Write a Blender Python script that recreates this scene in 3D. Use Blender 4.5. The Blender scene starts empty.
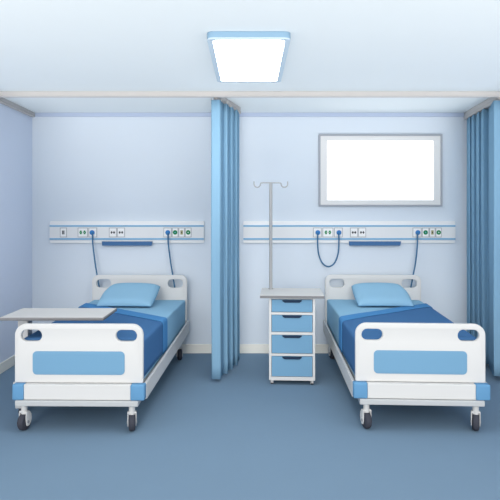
import bpy, bmesh, math, random
from mathutils import Vector, Matrix
random.seed(3)
S = bpy.context.scene
COL = S.collection
R = math.radians

# ------------------------------------------------------------------ measures
F, CX, HY, EYE = 566.0, 250.0, 215.0, 1.61     # focal length in px, vanishing point, eye height
BACK, HALF, CEIL = 6.6, 2.54, 2.80             # back wall distance, half room width, ceiling height

def X(px, d): return (px - CX) * d / F
def Z(py, d): return EYE - (py - HY) * d / F

# ------------------------------------------------------------------ materials
def lin(c):
    c /= 255.0
    return c / 12.92 if c <= 0.04045 else ((c + 0.055) / 1.055) ** 2.4

MATS = {}
def mat(name, rgb, rough=0.8, spec=0.1, var=0.0, scale=4.0, emit=0.0, metal=0.0, stretch=None):
    m = bpy.data.materials.new(name); m.use_nodes = True
    nt = m.node_tree; b = nt.nodes['Principled BSDF']
    col = [lin(c) for c in rgb] + [1]
    b.inputs['Base Color'].default_value = col
    b.inputs['Roughness'].default_value = rough
    b.inputs['Specular IOR Level'].default_value = spec
    b.inputs['Metallic'].default_value = metal
    if var:
        tc = nt.nodes.new('ShaderNodeTexCoord'); n = nt.nodes.new('ShaderNodeTexNoise')
        n.inputs['Scale'].default_value = scale; n.inputs['Detail'].default_value = 3
        src = tc.outputs['Object']
        if stretch:
            mp = nt.nodes.new('ShaderNodeMapping'); mp.inputs['Scale'].default_value = stretch
            nt.links.new(src, mp.inputs['Vector']); src = mp.outputs['Vector']
        nt.links.new(src, n.inputs['Vector'])
        mx = nt.nodes.new('ShaderNodeMix'); mx.data_type = 'RGBA'
        mx.inputs[6].default_value = [c * (1 - var) for c in col[:3]] + [1]
        mx.inputs[7].default_value = [min(1, c * (1 + var)) for c in col[:3]] + [1]
        nt.links.new(n.outputs['Fac'], mx.inputs[0]); nt.links.new(mx.outputs[2], b.inputs['Base Color'])
    if emit:
        b.inputs['Emission Color'].default_value = (1, 1, 1, 1)
        b.inputs['Emission Strength'].default_value = emit
    MATS[name] = m
    return m

mat('ceiling_paint', (228, 235, 238), var=.01, scale=2)
mat('wall_paint', (214, 223, 233), var=.01, scale=2)
mat('side_wall_paint', (219, 228, 245), var=.01, scale=2)
mat('cornice_paint', (182, 194, 216))
mat('skirting_paint', (240, 238, 230))
mat('vinyl_floor', (116, 141, 163), rough=.75, var=.025, scale=2.5)
mat('track_grey', (188, 185, 183))
mat('track_dark', (196, 193, 192))
mat('curtain_fabric', (129, 167, 193), rough=.95, spec=.02, var=.02, scale=30, stretch=(1, 1, .05))
mat('white_plastic', (213, 213, 212), rough=.6)
mat('rail_white', (204, 204, 203), rough=.6)
mat('chassis_grey', (188, 191, 193), rough=.6)
mat('panel_blue', (116, 160, 191), rough=.7)
mat('bumper_blue', (100, 150, 190), rough=.6)
mat('sheet_blue', (146, 189, 215), rough=.95, spec=.02, var=.015, scale=12)
mat('pillow_blue', (142, 184, 210), rough=.95, spec=.02, var=.015, scale=12)
mat('piping_blue', (98, 148, 184), rough=.95, spec=.02)
mat('fold_blue', (80, 138, 190), rough=.95, spec=.02, var=.015, scale=12)
mat('blanket_blue', (72, 113, 158), rough=.95, spec=.02, var=.015, scale=12)
mat('rubber_dark', (66, 68, 77), rough=.7)
mat('hub_grey', (150, 154, 160), rough=.5)
mat('laminate_grey', (208, 207, 205), rough=.6)
mat('edge_grey', (130, 130, 132), rough=.6)
mat('gap_dark', (70, 90, 115))
mat('handle_navy', (42, 58, 80))
mat('pole_grey', (160, 162, 164), rough=.5)
mat('panel_white', (226, 227, 228), rough=.6)
mat('panel_bright', (240, 240, 240), rough=.6)
mat('strip_blue', (128, 176, 210), rough=.6)
mat('outlet_frame', (176, 178, 182), rough=.6)
mat('outlet_white', (238, 238, 238), rough=.6)
mat('mark_dark', (58, 60, 66)); mat('mark_green', (34, 132, 82)); mat('mark_beige', (160, 155, 115))
mat('cable_blue', (68, 112, 148), rough=.6)
mat('plug_blue', (60, 124, 188), rough=.6)
mat('lamp_rail_blue', (72, 110, 154), rough=.6)
mat('frame_line', (166, 170, 178)); mat('frame_light', (226, 226, 226))
mat('lamp_side', (134, 165, 189)); mat('lamp_rim', (190, 208, 222))
mat('diffuser', (255, 255, 255), emit=9)
mat('daylight_pane', (255, 255, 255), emit=1.3)

# ------------------------------------------------------------------ mesh helpers
def link(name, bm, m, parent=None, smooth=None):
    me = bpy.data.meshes.new(name)
    bmesh.ops.recalc_face_normals(bm, faces=bm.faces)
    if smooth:
        for f in bm.faces: f.smooth = True
    bm.to_mesh(me); bm.free()
    if smooth: me.set_sharp_from_angle(angle=R(smooth))
    me.materials.append(MATS[m])
    o = bpy.data.objects.new(name, me); COL.objects.link(o)
    if parent: o.parent = parent
    return o

def box(bm, x0, x1, y0, y1, z0, z1, bev=0.0, seg=2):
    t = bmesh.new()
    r = bmesh.ops.create_cube(t, size=1)
    for v in t.verts:
        v.co = Vector(((x0 + x1) / 2 + v.co.x * (x1 - x0), (y0 + y1) / 2 + v.co.y * (y1 - y0), (z0 + z1) / 2 + v.co.z * (z1 - z0)))
    if bev: bmesh.ops.bevel(t, geom=list(t.edges), offset=bev, segments=seg, affect='EDGES', profile=.5)
    merge(bm, t)

def merge(bm, t, M=None):
    if M is not None: bmesh.ops.transform(t, matrix=M, verts=t.verts)
    me = bpy.data.meshes.new('tmp'); t.to_mesh(me); t.free(); bm.from_mesh(me); bpy.data.meshes.remove(me)

def prism(bm, pts, bev=0.0, seg=2):
    """eight points: bottom four then top four"""
    t = bmesh.new(); v = [t.verts.new(p) for p in pts]
    for f in ((0, 1, 2, 3), (4, 5, 6, 7), (0, 1, 5, 4), (1, 2, 6, 5), (2, 3, 7, 6), (3, 0, 4, 7)): t.faces.new([v[i] for i in f])
    bmesh.ops.recalc_face_normals(t, faces=t.faces)
    if bev: bmesh.ops.bevel(t, geom=list(t.edges), offset=bev, segments=seg, affect='EDGES', profile=.5)
    merge(bm, t)

def cyl(bm, c, axis, r, h, seg=24, r2=None, bev=0.0):
    t = bmesh.new()
    bmesh.ops.create_cone(t, cap_ends=True, segments=seg, radius1=r, radius2=r if r2 is None else r2, depth=h)
    if bev:
        es = [e for e in t.edges if any(len(f.verts) > 4 for f in e.link_faces)]
        bmesh.ops.bevel(t, geom=es, offset=bev, segments=3, affect='EDGES', profile=.5)
    q = Vector((0, 0, 1)).rotation_difference(Vector(axis).normalized()).to_matrix().to_4x4()
    merge(bm, t, Matrix.Translation(Vector(c)) @ q)

def tube(bm, pts, r, seg=10):
    pts = [Vector(p) for p in pts]; rings = []
    up = Vector((0.123, 1, 0.05)).normalized()
    for i, p in enumerate(pts):
        d = (pts[min(i + 1, len(pts) - 1)] - pts[max(i - 1, 0)]).normalized()
        a = (up - d * up.dot(d))
        if a.length < .1: a = Vector((1, 0, 0)) - d * d.x
        a.normalize(); b = d.cross(a); up = a
        rings.append([bm.verts.new(p + (a * math.cos(k * 2 * math.pi / seg) + b * math.sin(k * 2 * math.pi / seg)) * r) for k in range(seg)])
    for i in range(len(rings) - 1):
        for k in range(seg):
            bm.faces.new((rings[i][k], rings[i][(k + 1) % seg], rings[i + 1][(k + 1) % seg], rings[i + 1][k]))
    bm.faces.new(rings[0][::-1]); bm.faces.new(rings[-1])

def smooth_path(pts, n=8):
    P = [Vector(p) for p in pts]; out = []
    for i in range(len(P) - 1):
        p0, p1, p2, p3 = P[max(i - 1, 0)], P[i], P[i + 1], P[min(i + 2, len(P) - 1)]
        for k in range(n):
            t = k / n
            out.append(.5 * ((2 * p1) + (p2 - p0) * t + (2 * p0 - 5 * p1 + 4 * p2 - p3) * t * t + (3 * p1 - p0 - 3 * p2 + p3) * t ** 3))
    out.append(P[-1]); return out

def rrect(x0, x1, z0, z1, r, n=8, rb=None):
    """rounded rectangle loop; rb = radius of the two bottom corners"""
    rb = r if rb is None else rb
    out = []
    for cx, cz, rr, a in ((x1 - r, z1 - r, r, 0), (x0 + r, z1 - r, r, 90), (x0 + rb, z0 + rb, rb, 180), (x1 - rb, z0 + rb, rb, 270)):
        if rr <= 0: out.append((cx, cz)); continue
        for k in range(n + 1):
            t = R(a + 90 * k / n); out.append((cx + rr * math.cos(t), cz + rr * math.sin(t)))
    return out

def plate(bm, loops, y0, y1, bev=0.0, M=None):
    """closed plate in the x-z plane between y0 and y1; loops[0] is the outline, the others are holes"""
    cu = bpy.data.curves.new('tmp', 'CURVE'); cu.dimensions = '2D'; cu.fill_mode = 'BOTH'
    th = (y1 - y0) / 2
    cu.extrude = th - bev; cu.bevel_depth = bev; cu.bevel_resolution = 2; cu.offset = -bev
    for lp in loops:
        sp = cu.splines.new('POLY'); sp.points.add(len(lp) - 1)
        for p, (a, b) in zip(sp.points, lp): p.co = (a, b, 0, 1)
        sp.use_cyclic_u = True
    o = bpy.data.objects.new('tmp', cu)
    me = bpy.data.meshes.new_from_object(o)
    t = bmesh.new(); t.from_mesh(me)
    bmesh.ops.remove_doubles(t, verts=t.verts, dist=1e-5)
    bpy.data.objects.remove(o); bpy.data.curves.remove(cu); bpy.data.meshes.remove(me)
    K = Matrix.Translation((0, (y0 + y1) / 2, 0)) @ Matrix.Rotation(R(90), 4, 'X')
    merge(bm, t, (M @ K) if M is not None else K)

def tag(o, label, cat, group=None):
    o['label'] = label; o['category'] = cat
    if group: o['group'] = group
    return o

def thing(name, label, cat, loc=(0, 0, 0), rz=0.0, group=None):
    o = bpy.data.objects.new(name, None); COL.objects.link(o); o.empty_display_size = .1
    o.location = loc; o.rotation_euler = (0, 0, rz)
    return tag(o, label, cat, group)

def structure(name, bm, m, parent=None):
    o = link(name, bm, m, parent)
    if not parent: o['kind'] = 'structure'
    return o

def B(*a, **k):
    bm = bmesh.new(); box(bm, *a, **k); return bm

# ------------------------------------------------------------------ the room
structure('floor', B(-HALF - .1, HALF + .12, 2.4, BACK + .1, -.1, 0), 'vinyl_floor')
structure('ceiling', B(-HALF - .1, HALF + .12, 2.9, BACK + .1, CEIL, CEIL + .1), 'ceiling_paint')
structure('wall_back', B(-HALF - .1, HALF + .12, BACK, BACK + .1, 0, CEIL), 'wall_paint')
structure('wall_left', B(-HALF - .1, -HALF, 3.4, BACK, 0, CEIL), 'side_wall_paint')
structure('wall_right', B(HALF + .03, HALF + .12, 3.4, BACK, 0, CEIL), 'side_wall_paint')
structure('baseboard_back', B(-HALF, HALF + .03, BACK - .015, BACK, 0, .105, bev=.003), 'skirting_paint')
structure('baseboard_left', B(-HALF, -HALF + .015, 3.4, BACK - .015, 0, .105, bev=.003), 'skirting_paint')
structure('baseboard_right', B(HALF + .015, HALF + .03, 3.4, BACK - .015, 0, .105, bev=.003), 'skirting_paint')
structure('trim_1', B(-HALF, HALF + .03, BACK - .02, BACK, CEIL - .045, CEIL, bev=.003), 'cornice_paint')

# window above the right bed
wx0, wx1, wz0, wz1 = X(318.5, BACK), X(441.5, BACK), Z(206.5, BACK), Z(134.5, BACK)
win = bpy.data.objects.new('window_1', None); COL.objects.link(win); win['kind'] = 'structure'
win.location = ((wx0 + wx1) / 2, BACK, (wz0 + wz1) / 2)
a, b = (wx1 - wx0) / 2, (wz1 - wz0) / 2
ia, ib = (X(433, BACK) - X(327, BACK)) / 2, (Z(141.2, BACK) - Z(200.2, BACK)) / 2
bm = bmesh.new(); plate(bm, [rrect(-a, a, -b, b, .003), rrect(-a + .02, a - .02, -b + .02, b - .02, .002)], -.035, 0, .002)
link('outer_frame', bm, 'frame_line', win)
bm = bmesh.new(); plate(bm, [rrect(-a + .02, a - .02, -b + .02, b - .02, .002), rrect(-ia, ia, -ib, ib, .002)], -.025, 0, .002)
link('inner_frame', bm, 'frame_light', win)
link('pane', B(-ia, ia, -.008, -.001, -ib, ib), 'daylight_pane', win)

# ------------------------------------------------------------------ ceiling lamp
lamp = thing('ceiling_light', 'flat rectangular ceiling light with glowing white diffuser and pale blue rim', 'ceiling light', (-.008, 4.265, CEIL))
def flat(bm, loops, z0, z1, bev=0.0):
    t = bmesh.new(); plate(t, loops, z0, z1, bev)
    merge(bm, t, Matrix.Rotation(R(90), 4, 'X'))     # x-z plate -> x-y plate
bm = bmesh.new(); flat(bm, [rrect(-.273, .273, -.605, .605, .045)], -.040, -.001, .002); link('housing', bm, 'lamp_side', lamp, 40)
bm = bmesh.new(); flat(bm, [rrect(-.273, .273, -.605, .605, .045), rrect(-.237, .237, -.572, .572, .035)], -.050, -.040, .002); link('rim', bm, 'lamp_rim', lamp, 40)
bm = bmesh.new(); flat(bm, [rrect(-.2365, .2365, -.5715, .5715, .035)], -.047, -.0405, .001); link('diffuser', bm, 'diffuser', lamp, 40)
# make sure the lamp hangs below the ceiling
for c in lamp.children:
    zs = [v.co.z for v in c.data.vertices]
    if max(zs) > 0:
        for v in c.data.vertices: v.co.z = -v.co.z
        c.data.flip_normals()

# ------------------------------------------------------------------ curtain tracks
def bar_between(name, p, q, w, z0, z1, m, parent=None, bev=.004):
    p, q = Vector((*p, 0)), Vector((*q, 0)); d = (q - p).normalized(); n = Vector((-d.y, d.x, 0)) * w / 2
    bm = bmesh.new()
    pts = [v + Vector((0, 0, z)) for z in (z0, z1) for v in (p - n, p + n, q + n, q - n)]
    prism(bm, pts, bev)
    return link(name, bm, m, parent)

t = thing('curtain_track', 'long pale grey ceiling curtain track running across the whole room in front of both bays', 'curtain track', (0, 5.455, CEIL))
link('track_rail', B(-HALF + .002, HALF + .028, -.02, .02, -.045, -.001, bev=.004), 'track_grey', t)
link('track_lip', B(-HALF + .002, HALF + .028, -.024, .024, -.053, -.0455, bev=.002), 'track_dark', t)

def side_track(label, p, q, h):
    r = thing('curtain_track', label, 'curtain track', (p[0], p[1], CEIL))
    o = (q[0] - p[0], q[1] - p[1])
    bar_between('track_rail', (0, 0), o, .035, -h * .55, -.001, 'track_dark', r)
    bar_between('track_lip', (0, 0), o, .042, -h, -h * .55 - .0005, 'track_grey', r)
    return r
side_track('short empty grey ceiling track running along the left wall', (-HALF + .024, 5.49), (-HALF + .024, BACK - .025), .055)
side_track('short slanting grey ceiling track carrying the blue curtain between the two beds', (-.335, 5.49), (-.118, 6.26), .072)
side_track('short grey ceiling track carrying the blue curtain at the right wall', (2.425, 5.49), (2.505, BACK - .025), .082)

# ------------------------------------------------------------------ curtains
def curtain(label, pts, zb, zt, ends, n=7, extra=.0):
    path = smooth_path([(X(px, d), d, 0) for px, d in pts], n)
    root = thing('privacy_curtain', label, 'curtain', (path[0].x, path[0].y, 0))
    o0 = path[0].copy()
    bm = bmesh.new(); rows = 22; G = []
    L = len(path)
    for j in range(rows + 1):
        v = j / rows; row = []
        for i, p in enumerate(path):
            q = p - o0
            wob = .004 * math.sin(v * 7 + i * .35) * (1 - v)
            z = zb + (zt(i / (L - 1)) - zb) * v
            row.append(bm.verts.new((q.x + wob, q.y + wob * .6, z)))
        G.append(row)
    for j in range(rows):
        for i in range(L - 1): bm.faces.new((G[j][i], G[j][i + 1], G[j + 1][i + 1], G[j + 1][i]))
    o = link('curtain_cloth', bm, 'curtain_fabric', root, 60)
    s = o.modifiers.new('thick', 'SOLIDIFY'); s.thickness = .006; s.offset = 0
    # gliders hidden just under the track
    for k in range(6):
        p = path[int(k * (L - 1) / 5)] - o0
        zz = zt(int(k * (L - 1) / 5) / (L - 1))
        g = bmesh.new(); cyl(g, (p.x, p.y, zz + .008), (0, 0, 1), .005, .03, 8); link('glider', g, 'track_grey', root)
    return root

midpts = [(211.5, 5.46), (212, 5.44), (216, 5.435), (219.8, 5.435), (221, 5.48), (223.0, 5.61), (223.6, 5.625), (224.2, 5.62), (226.8, 5.61), (227.5, 5.65), (228.9, 5.78),
          (229.5, 5.795), (230.1, 5.79), (231.9, 5.78), (232.6, 5.82), (233.9, 5.935), (234.5, 5.95), (235.1, 5.945), (236.7, 5.94), (237.3, 5.98), (238.6, 6.12), (239.2, 6.14)]
curtain('tall pleated blue curtain hanging between the two beds', midpts, .035, lambda u: CEIL - .086, None)
rpts = [(504.5, 5.50), (504, 5.46), (499, 5.45), (494.8, 5.45), (493.4, 5.49), (489.3, 5.83), (488.4, 5.875), (487.2, 5.88), (483.4, 5.88), (482.6, 5.91), (481.4, 6.04), (480.8, 6.06), (480.1, 6.06), (478.7, 6.055),
        (478.0, 6.08), (476.6, 6.205), (476.0, 6.225), (475.2, 6.225), (473.7, 6.22), (473.0, 6.24), (471.6, 6.355), (471.1, 6.375), (470.5, 6.37), (469.9, 6.36), (469.1, 6.385), (467.7, 6.5), (467, 6.53)]
curtain('tall pleated blue curtain at the right edge of the room beside the right bed', rpts, .06, lambda u: CEIL - .088, None)

# ------------------------------------------------------------------ beds
LEN = 2.15
def hw(y): return .484 + (.539 - .484) * y / LEN
MT = .652                                     # mattress top

def caster(parent, x, y, turn, r=.064, top=.19):
    c = link('caster', (lambda bm: (cyl(bm, (0, 0, (top + r * 2 - .01) / 2), (0, 0, 1), .023, top - r * 2 + .03, 16), bm)[1])(bmesh.new()), 'rail_white', parent, 40)
    c.location = (x, y, 0); c.rotation_euler = (0, 0, turn)
    bm = bmesh.new(); cyl(bm, (0, 0, r), (1, 0, 0), r, .048, 32, bev=.016); link('wheel', bm, 'rubber_dark', c, 50)
    for s in (-1, 1):
        bm = bmesh.new()
        # curved fork blade on each side of the wheel
        lp = [(-.018, r * 2 + .012), (.020, r * 2 + .012), (.040, r * 1.8), (.046, r * 1.3), (.036, r * .8), (.016, r * .5), (-.010, r * .55), (-.018, r * .95), (-.022, r * 1.5)]
        K = Matrix.Translation((s * .0295, 0, 0)) @ Matrix.Rotation(R(90), 4, 'Z')
        plate(bm, [lp], -.003, .003, .001, M=K); link('fork', bm, 'white_plastic', c, 50)
        bm = bmesh.new(); cyl(bm, (s * .034, 0, r), (1, 0, 0), .011, .006, 16); link('axle_cap', bm, 'hub_grey', c)
    bm = bmesh.new(); box(bm, -.033, .033, -.018, .018, r * 2 + .004, r * 2 + .016, bev=.004); link('fork_bridge', bm, 'white_plastic', c)
    return c

def make_bed(label, foot, head, m, outer_bump=.02):
    """m = +1: the open turned-back side is local +x; -1: local -x"""
    rz = -math.atan2(head[0] - foot[0], head[1] - foot[1])
    bed = thing('hospital_bed', label, 'bed', (foot[0], foot[1], 0), rz)
    # footboard
    h0 = hw(0); hl = hw(LEN)
    bm = bmesh.new()
    plate(bm, [rrect(-h0, h0, .349, .790, .085, rb=.01), rrect(-.438, -.279, .660, .747, .043), rrect(.279, .438, .660, .747, .043)], -.02, .018, .006)
    fb = link('footboard', bm, 'white_plastic', bed, 40)
    bm = bmesh.new(); plate(bm, [rrect(-.347, .347, .411, .587, .032)], -.024, -.0205, .001); q = link('inset_panel', bm, 'panel_blue', fb, 40); q['label'] = 'blue rounded panel'
    # headboard
    bm = bmesh.new()
    plate(bm, [rrect(-hl, hl, .36, .930, .07, rb=.01), rrect(-.492, -.322, .786, .882, .046), rrect(.322, .492, .786, .882, .046)], LEN - .018, LEN + .018, .006)
    link('headboard', bm, 'white_plastic', bed, 40)
    # side rails
    for s in (-1, 1):
        bm = bmesh.new()
        y0, y1 = .006, LEN + .015
        pts = [(s * (hw(y) + o), y, z(y)) for z in (lambda y: .222 - .0 * y, lambda y: .343 + .032 * y) for y, o in ((y0, .001), (y0, .024), (y1, .020), (y1, .001))]
        # taper the underside up towards the head end
        pts[2] = (pts[2][0], pts[2][1], .275); pts[3] = (pts[3][0], pts[3][1], .275)
        prism(bm, pts, .004); link('side_rail', bm, 'rail_white', bed)
    # mattress platform
    bm = bmesh.new()
    prism(bm, [(s * (hw(y) - .02), y, z) for z in (.30, .335) for s, y in ((-1, .03), (1, .03), (1, LEN - .03), (-1, LEN - .03))])
    link('mattress_platform', bm, 'chassis_grey', bed)
    # end bar with blue bumpers
    link('end_bar', B(-h0 + .085, h0 - .085, -.06, -.006, .234, .346, bev=.004), 'white_plastic', bed)
    for s in (-1, 1):
        ex = h0 + (outer_bump if s == -m else .020)
        xs = sorted((s * (h0 - .085), s * ex))
        bm = bmesh.new(); box(bm, xs[0], xs[1], -.068, .004, .232, .348, bev=.010, seg=3); q = link('corner_bumper', bm, 'bumper_blue', bed, 40); q['label'] = 'blue corner bumper'
        xs = sorted((s * (hl - .06), s * (hl + .012)))
        bm = bmesh.new(); box(bm, xs[0], xs[1], LEN - .02, LEN + .06, .28, .36, bev=.010, seg=3); link('corner_bumper', bm, 'bumper_blue', bed, 40)
    # chassis beams
    link('chassis_beam', B(-h0 + .025, h0 - .025, -.078, .06, .190, .231, bev=.006), 'chassis_grey', bed)
    link('chassis_beam', B(-h0 + .03, h0 - .03, 1.98, 2.08, .178, .221, bev=.006), 'chassis_grey', bed)
    bm = bmesh.new(); box(bm, -.06, .06, .06, 1.98, .185, .215, bev=.004)
    for y in (.5, 1.5): box(bm, -.03, .03, y - .03, y + .03, .214, .30)
    link('centre_beam', bm, 'chassis_grey', bed)
    for s in (-1, 1):
        caster(bed, s * .405, -.035, R(14) * s * m)
        caster(bed, s * .470, 2.03, R(14) * s * m)
    # mattress in its fitted sheet
    bm = bmesh.new()
    prism(bm, [(s * (hw(y) - .017), y, z) for z in (.337, MT) for s, y in ((-1, .03), (1, .03), (1, LEN - .022), (-1, LEN - .022))], .016, 3)
    q = link('mattress', bm, 'sheet_blue', bed, 40); q['label'] = 'mattress in a light blue sheet'
    return bed, rz

def blanket(label, foot, rz, m):
    root = thing('blanket', label, 'blanket', (foot[0], foot[1], 0), rz)
    def cloth(name, matname, ystart, yend, off, parent):
        bm = bmesh.new(); NV = 14
        prof = []                                   # (u, z, side)  from outer bottom over the top to open bottom
        for k in range(7): prof.append(('s', -1, .375 + (MT - .02 - .375) * k / 6))
        for k in range(1, 4): prof.append(('c', -1, k / 4))
        for k in range(21): prof.append(('t', -1 + 2 * k / 20, 0))
        for k in range(3, 0, -1): prof.append(('c', 1, k / 4))
        for k in range(6, -1, -1): prof.append(('s', 1, .375 + (MT - .02 - .375) * k / 6))
        G = []
        for j in range(NV + 1):
            v = j / NV; row = []
            for kind, a_, b_ in prof:
                uu = a_
                ya, yb = ystart(uu * m), yend(uu * m)
                y = ya + (yb - ya) * v
                w = hw(y) - .017
                rad = .018
                if kind == 's': x, z = a_ * (w + off), b_
                elif kind == 'c':
                    ang = b_ * math.pi / 2
                    x = a_ * (w - rad + (rad + off) * math.cos(ang)); z = MT - rad + (rad + off) * math.sin(ang)
                else:
                    x = a_ * (w - rad); z = MT + off + .0015 * math.sin(9 * y + 5 * x)
                row.append(bm.verts.new((x, y, z)))
            G.append(row)
        for j in range(NV):
            for i in range(len(prof) - 1): bm.faces.new((G[j][i], G[j][i + 1], G[j + 1][i + 1], G[j + 1][i]))
        o = link(name, bm, matname, parent, 50)
        s = o.modifiers.new('thick', 'SOLIDIFY'); s.thickness = .006; s.offset = 0
        return o
    yf = lambda u: 1.375 - .405 * u               # far edge: near the pillow on the closed side
    cloth('blanket_cloth', 'blanket_blue', lambda u: .04, lambda u: yf(u) - .10, .005, root)
    q = cloth('folded_edge', 'fold_blue', lambda u: yf(u) - .20, lambda u: yf(u), .013, root)
    q['label'] = 'mid blue turned-back border'
    return root

def pillow(label, foot, rz, m):
    M = Matrix.Translation((foot[0], foot[1], 0)) @ Matrix.Rotation(rz, 4, 'Z')
    c = M @ Vector((-.030 * m, 1.765, .747))
    p = thing('pillow', label, 'pillow', c, rz)
    bm = bmesh.new(); N = 40; a_, b_, t_ = .290, .222, .056
    tilt = Matrix.Rotation(R(19), 4, 'X')
    def co(u, v, s):
        x = a_ * u * (1 - .03 * v * v) * (1 + .0 * v) + m * .008 * v 
        y = b_ * v * (1 + .03 * u * u) + (.035 * (1 - u * u) if v > 0 else 0) * v
        if v > 0: x += m * .055 * max(0, -u * m) ** 4 * v * v      # softer outer corner
        th = t_ * (max(0, 1 - abs(u) ** 6) ** .5) * (max(0, 1 - abs(v) ** 6) ** .5)
        th *= (1.0 + .03 * math.sin(3 * u + 2) + .03 * math.sin(4 * v))
        return tilt @ Vector((x, y, s * th * (1.1 if s > 0 else .3)))
    top = {}; bot = {}
    for i in range(N + 1):
        for j in range(N + 1):
            u = math.sin((i / N - .5) * math.pi); v = math.sin((j / N - .5) * math.pi)
            edge = i in (0, N) or j in (0, N)
            top[i, j] = bm.verts.new(co(u, v, 1)); bot[i, j] = top[i, j] if edge else bm.verts.new(co(u, v, -1))
    for i in range(N):
        for j in range(N):
            for d in (top, bot):
                bm.faces.new((d[i, j], d[i + 1, j], d[i + 1, j + 1], d[i, j + 1]))
    link('pillowcase', bm, 'pillow_blue', p, 80)
    bm = bmesh.new(); rim = []
    for k in range(40): rim.append(co(-1 + 2 * k / 40, -1, 0))
    for k in range(40): rim.append(co(1, -1 + 2 * k / 40, 0))
    for k in range(40): rim.append(co(1 - 2 * k / 40, 1, 0))
    for k in range(41): rim.append(co(-1, 1 - 2 * k / 40, 0))
    tube(bm, rim, .0035, 6); link('piping', bm, 'piping_blue', p, 60)
    return p

LF, LH = (-1.286, 4.27), (-1.250, 6.42)
RF, RH = (1.285, 4.29), (1.396, 6.43)
_, rl = make_bed('white hospital bed on the left with the grey table across its footboard', LF, LH, 1, outer_bump=.0)
_, rr = make_bed('white hospital bed on the right under the window', RF, RH, -1)
blanket('dark blue blanket on the left bed beside the middle curtain', LF, rl, 1)
blanket('dark blue blanket on the right bed below the window', RF, rr, -1)
pillow('light blue pillow on the left bed', LF, rl, 1)
pillow('light blue pillow on the right bed below the window', RF, rr, -1)

# ------------------------------------------------------------------ overbed table
tb = thing('overbed_table', 'grey overbed table reaching over the foot end of the left bed', 'table', (-1.855, 4.67, 0))
tx0, tx1 = -1.932 + 1.855, -1.13 + 1.855
link('tabletop', B(tx0 + .004, tx1 - .004, -.306, .136, .798, .820, bev=.002), 'laminate_grey', tb)
bm = bmesh.new(); flat(bm, [rrect(tx0, tx1, -.31, .14, .006, 3), rrect(tx0 + .0035, tx1 - .0035, -.3065, .1365, .004, 3)], .796, .8185)
e = link('edge_trim', bm, 'edge_grey', tb)
zs = [v.co.z for v in e.data.vertices]
if max(zs) < 0:
    for v in e.data.vertices: v.co = Vector((v.co.x, -v.co.y, -v.co.z))
ys = [v.co.y for v in e.data.vertices]
if max(ys) > .2:
    for v in e.data.vertices: v.co.y = -v.co.y
    e.data.flip_normals()
link('column', B(-.042, .042, -.05, .05, .09, .77, bev=.006), 'laminate_grey', tb)
link('top_bracket', B(-.048, .20, -.06, .06, .77, .797, bev=.004), 'edge_grey', tb)
bm = bmesh.new(); box(bm, -.035, .035, -.12, .27, .052, .09, bev=.006); box(bm, .036, .72, .20, .27, .052, .09, bev=.006)
link('base', bm, 'chassis_grey', tb)
for x, y in ((0, -.09), (0, .235), (.68, .235)):
    bm = bmesh.new(); cyl(bm, (x, y, .026), (1, 0, 0), .026, .022, 20, bev=.006); link('wheel', bm, 'rubber_dark', tb, 50)

# ------------------------------------------------------------------ drawer cabinet
cb = thing('drawer_cabinet', 'narrow white bedside cabinet with four blue drawers on small casters', 'cabinet', (.398, 5.36, 0), R(-3))
def zc(py): return Z(py, 5.36)
W2 = .2175
bm = bmesh.new()
box(bm, -W2, -W2 + .022, 0, .49, .045, .823); box(bm, W2 - .022, W2, 0, .49, .045, .823)
box(bm, -W2 + .022, W2 - .022, .475, .49, .045, .823)
for a_, b_ in ((zc(380.5), zc(377)), (zc(356), zc(353.8)), (zc(334.8), zc(332.3)), (zc(314.8), zc(312.5)), (zc(299.3), .823)):
    box(bm, -W2 + .022, W2 - .022, 0, .475, a_, b_)
link('body', bm, 'white_plastic', cb)
for y0, y1 in ((299.8, 312.0), (315.1, 331.9), (335.2, 353.4), (356.5, 376.6)):
    d = link('drawer', B(-W2 + .025, W2 - .025, .004, .44, zc(y1), zc(y0), bev=.002), 'panel_blue', cb)
    zt_ = zc(y0) - .002
    bm = bmesh.new(); plate(bm, [[(-.093, zt_), (.093, zt_), (.090, zt_ - .012), (.070, zt_ - .025), (-.070, zt_ - .025), (-.090, zt_ - .012)]], -.004, .003, .001)
    h = link('handle', bm, 'handle_navy', d); h['label'] = 'dark navy recessed drawer pull'
tp = link('worktop', B(-.303, .303, -.03, .53, .8245, .850, bev=.002), 'laminate_grey', cb)
link('edge_strip', B(-.303, .303, -.034, -.0302, .8245, .8485, bev=.001), 'edge_grey', tp)
for x in (-.190, .190):
    for y in (.03, .45):
        bm = bmesh.new(); cyl(bm, (x, y, .02), (1, 0, .0), .021, .020, 20, bev=.004); w = link('caster', bm, 'rubber_dark', cb, 50)
        bm = bmesh.new(); box(bm, x - .015, x - .0112, y - .015, y + .012, .012, .0448); box(bm, x + .0112, x + .015, y - .015, y + .012, .012, .0448); box(bm, x - .015, x + .015, y - .022, y + .012, .0415, .0448); box(bm, x - .007, x + .007, y - .026, y - .0215, .018, .0448, bev=.001)
        link('caster_fork', bm, 'rail_white', w)

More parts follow.
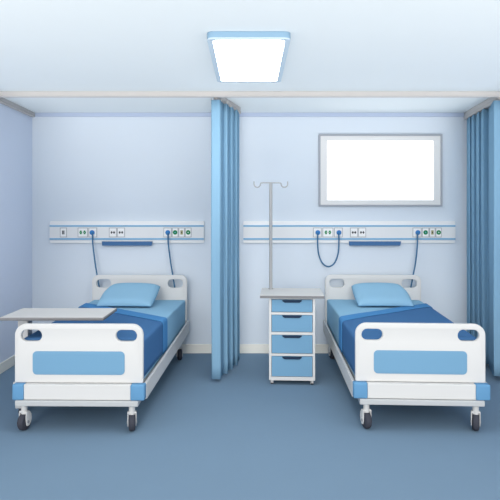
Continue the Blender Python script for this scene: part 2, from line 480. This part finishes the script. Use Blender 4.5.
# ------------------------------------------------------------------ drip stand
pd = 5.80
iv = thing('drip_stand', 'thin grey drip stand with two hooks rising from the bedside cabinet top', 'drip stand', (X(270.8, pd), pd, .8502))
bm = bmesh.new(); cyl(bm, (0, 0, .006), (0, 0, 1), .024, .012, 24, bev=.003); link('base_flange', bm, 'pole_grey', iv, 40)
zt_ = Z(182.8, pd) - .85
bm = bmesh.new(); cyl(bm, (0, 0, zt_ / 2 + .006), (0, 0, 1), .0165, zt_ - .012, 20); link('pole', bm, 'pole_grey', iv, 40)
k = pd / F
for s in (-1, 1):
    pts = [(0, 0, zt_), (s * 8 * k, 0, zt_), (s * 10 * k, 0, zt_ - .004)]
    cx_, r_ = s * 13.6 * k, 3.2 * k
    for i in range(0, 13):
        an = R(180 + 15 * i); pts.append((cx_ + s * r_ * math.cos(an), 0, zt_ - 1.3 * k + r_ * math.sin(an)))
    pts.append((cx_ + s * r_, 0, zt_ + 1.3 * k))
    bm = bmesh.new(); tube(bm, pts, .0065, 10); link('hook', bm, 'pole_grey', iv, 60)

# ------------------------------------------------------------------ bed-head service panels
PF = BACK - .05
def service_panel(label, x0, x1, outlets, bar):
    cxm = (x0 + x1) / 2
    r = thing('service_panel', label, 'wall panel', (X(cxm, PF), BACK, Z(232.2, PF)))
    lx = lambda px: X(px, PF) - X(cxm, PF)
    lz = lambda py: Z(py, PF) - Z(232.2, PF)
    bm = bmesh.new(); plate(bm, [rrect(lx(x0), lx(x1), lz(243), lz(221.2), .012)], -.036, -.001, .003); link('panel_body', bm, 'panel_bright', r, 40)
    link('socket_channel', B(lx(x0) + .001, lx(x1) - .001, -.050, -.0365, lz(238.3), lz(226.6), bev=.001), 'panel_white', r)
    for a_, b_ in ((225.2, 226.8), (238.1, 239.8)):
        q = link('trim_strip', B(lx(x0) + .001, lx(x1) - .001, -.052, -.0362, lz(b_), lz(a_), bev=.001), 'strip_blue', r); q['label'] = 'thin blue strip'
    for ox0, ox1, kind in outlets:
        o = link('wall_outlet', B(lx(ox0), lx(ox1), -.0545, -.0505, lz(237.3), lz(227.6), bev=.001), 'outlet_frame', r)
        link('face_plate', B(lx(ox0) + .008, lx(ox1) - .008, -.0575, -.0548, lz(237.3) + .008, lz(227.6) - .008, bev=.001), 'outlet_white', o)
        mx = (lx(ox0) + lx(ox1)) / 2; mz = lz(232.4)
        bm = bmesh.new()
        if kind == 'slot':
            box(bm, mx - .013, mx - .002, -.0595, -.0577, mz - .022, mz + .022); box(bm, mx + .002, mx + .013, -.0595, -.0577, mz - .022, mz + .022)
            link('socket', bm, 'mark_dark', o)
        elif kind == 'pins':
            for dx in (-.014, .014):
                cyl(bm, (mx + dx, -.0585, mz), (0, 1, 0), .0115, .0018, 16)
                box(bm, mx + dx - .003, mx + dx + .003, -.0595, -.0577, mz - .016, mz + .016)
            link('socket', bm, 'mark_dark', o)
        elif kind == 'greenpair':
            for dx, s in ((-.022, 1), (.022, -1)):
                cyl(bm, (mx + dx, -.0585, mz), (0, 1, 0), .0155, .0018, 20); box(bm, mx + dx - .009, mx + dx + .009, -.0595, -.0577, mz - .021, mz + .021)
            link('gas_port', bm, 'mark_green', o)
            for dx in (-.02, .02):
                bm = bmesh.new(); cyl(bm, (mx + dx, -.0602, mz), (0, 1, 0), .004, .0015, 12)
                link('port_centre', bm, 'outlet_white', o)
        elif kind in ('green', 'ring', 'beige'):
            if kind == 'beige': box(bm, mx - .014, mx + .014, -.0595, -.0577, mz - .024, mz + .024, bev=.0005)
            else: cyl(bm, (mx, -.0586, mz), (0, 1, 0), .026, .0018, 24)
            link('gas_port', bm, 'mark_beige' if kind == 'beige' else 'mark_green', o)
            bm = bmesh.new(); cyl(bm, (mx, -.0603, mz), (0, 1, 0), .007, .0015, 16)
            link('port_centre', bm, 'outlet_white' if kind == 'ring' else 'strip_blue' if kind == 'green' else 'mark_dark', o)
    bm = bmesh.new(); plate(bm, [[(lx(bar[0]), lz(241.4)), (lx(bar[1]), lz(241.4)), (lx(bar[1]) - .012, lz(245.6)), (lx(bar[0]) + .004, lz(245.6))]], -.062, -.0365, .002)
    box(bm, lx(bar[0]) + .05, lx(bar[0]) + .09, -.0366, -.034, lz(243), lz(241.6)); box(bm, lx(bar[1]) - .09, lx(bar[1]) - .05, -.0366, -.034, lz(243), lz(241.6))
    q = link('accessory_rail', bm, 'lamp_rail_blue', r); q['label'] = 'dark blue bar below the panel'
    return r

service_panel('shorter white wall panel of sockets above the left bed', 49.5, 204,
    [(60, 67, 'slot'), (77.8, 88, 'greenpair'), (88.6, 97.2, 'plug'), (109, 117, 'pins'), (117.2, 125, 'pins'), (163.5, 171.8, 'plug'), (172, 178.4, 'green'), (178.6, 184.8, 'beige'), (185, 191.5, 'ring')], (102, 152.5))
service_panel('longer white wall panel of sockets above the right bed and the drip stand', 243.3, 455.6,
    [(313, 321.6, 'plug'), (322.4, 333.2, 'greenpair'), (334, 342.6, 'plug'), (350, 357.8, 'pins'), (358.1, 366, 'pins'), (412.5, 421.4, 'plug'), (421.8, 429, 'green'), (429.2, 435.2, 'beige'), (435.4, 441.6, 'ring')], (349, 401))

# ------------------------------------------------------------------ cables
PC = PF - .012
def plug(px, py, parent, org):
    bm = bmesh.new(); c = Vector((X(px, PF), PF - .018, Z(py, PF))) - org
    cyl(bm, c, (0, 1, 0), .028, .018, 28, bev=.005); link('plug', bm, 'plug_blue', parent, 50)

def cable(label, px, pts, hb):
    org = Vector((X(px, PF), PF - .03, Z(232.5, PF)))
    r = thing('power_cable', label, 'cable', org)
    P = [Vector((X(a_, d), d, Z(b_, d))) - org for a_, b_, d in pts]
    bm = bmesh.new(); tube(bm, smooth_path(P, 10), .0085, 10); link('cord', bm, 'cable_blue', r, 60)
    plug(px, 232.5, r, org)
    return r
cable('blue cable hanging from the left end of the left wall panel to the headboard', 92.5, [(92.5, 232.5, 6.525), (92.8, 244, 6.51), (95, 262, 6.50), (97.4, 277, 6.48), (99.5, 289, 6.468), (99.8, 291, 6.456)], 0)
cable('blue cable from the left wall panel to the headboard slot nearest the middle curtain', 168, [(168, 232.5, 6.525), (168.3, 244, 6.51), (170.6, 262, 6.50), (173, 277, 6.48), (175, 289, 6.468), (175.3, 291, 6.456)], 0)
cable('blue cable hanging from the right wall panel behind the right bed headboard', 417.5, [(417.5, 232.5, 6.525), (417.4, 244, 6.51), (415.6, 262, 6.50), (412.8, 277, 6.49), (410.6, 289, 6.482), (410.3, 291, 6.470)], 0)
r = cable('blue looped cable joining two sockets beside the drip stand', 317.7,
    [(317.7, 232.5, 6.525), (317.6, 242, 6.51), (318.6, 254, 6.51), (322.5, 263.2, 6.51), (328.4, 266.6, 6.51), (334.3, 263.2, 6.51), (338, 254, 6.51), (338.9, 242, 6.51), (338.7, 232.5, 6.525)], 0)
plug(338.7, 232.5, r, Vector(r.location))

# ------------------------------------------------------------------ light, camera, view
w = bpy.data.worlds.new('daylight'); S.world = w; w.use_nodes = True
bg = w.node_tree.nodes['Background']; bg.inputs[0].default_value = (1, 1, 1, 1); bg.inputs[1].default_value = 1.22

def sun(name, elev, azim, strength, angle):
    # light travelling into the room; elev > 0 shines downwards, azim > 0 comes from the left
    l = bpy.data.lights.new(name, 'SUN'); l.energy = strength; l.color = (1, .975, .93); l.angle = R(angle)
    o = bpy.data.objects.new(name, l); COL.objects.link(o)
    d = Vector((math.sin(R(azim)) * math.cos(R(elev)), math.cos(R(azim)) * math.cos(R(elev)), -math.sin(R(elev))))
    o.rotation_euler = d.to_track_quat('-Z', 'Y').to_euler(); o.location = (0, 2, 2)
    return o
sun('low_fill_sun', 8, 8, .80, 24)  # added fill sun, lights the upright surfaces evenly front to back
sun('high_fill_sun', 25, 3, .58, 18)  # added steeper fill for the lower back wall, mattress tops and floor
sun('upward_fill_sun', -31, 0, 2.35, 20)  # added sun from below the horizon, there only to brighten the ceiling

cam = bpy.data.cameras.new('camera'); co_ = bpy.data.objects.new('camera', cam); COL.objects.link(co_)
cam.sensor_width = 36; cam.lens = F / 500 * 36; cam.shift_y = -.07
co_.location = (0, 0, EYE); co_.rotation_euler = (R(90), 0, 0)
S.camera = co_
S.view_settings.view_transform = 'Standard'; S.view_settings.look = 'None'
S.view_settings.exposure = 0.0; S.view_settings.gamma = 1.0; S.view_settings.use_curve_mapping = False
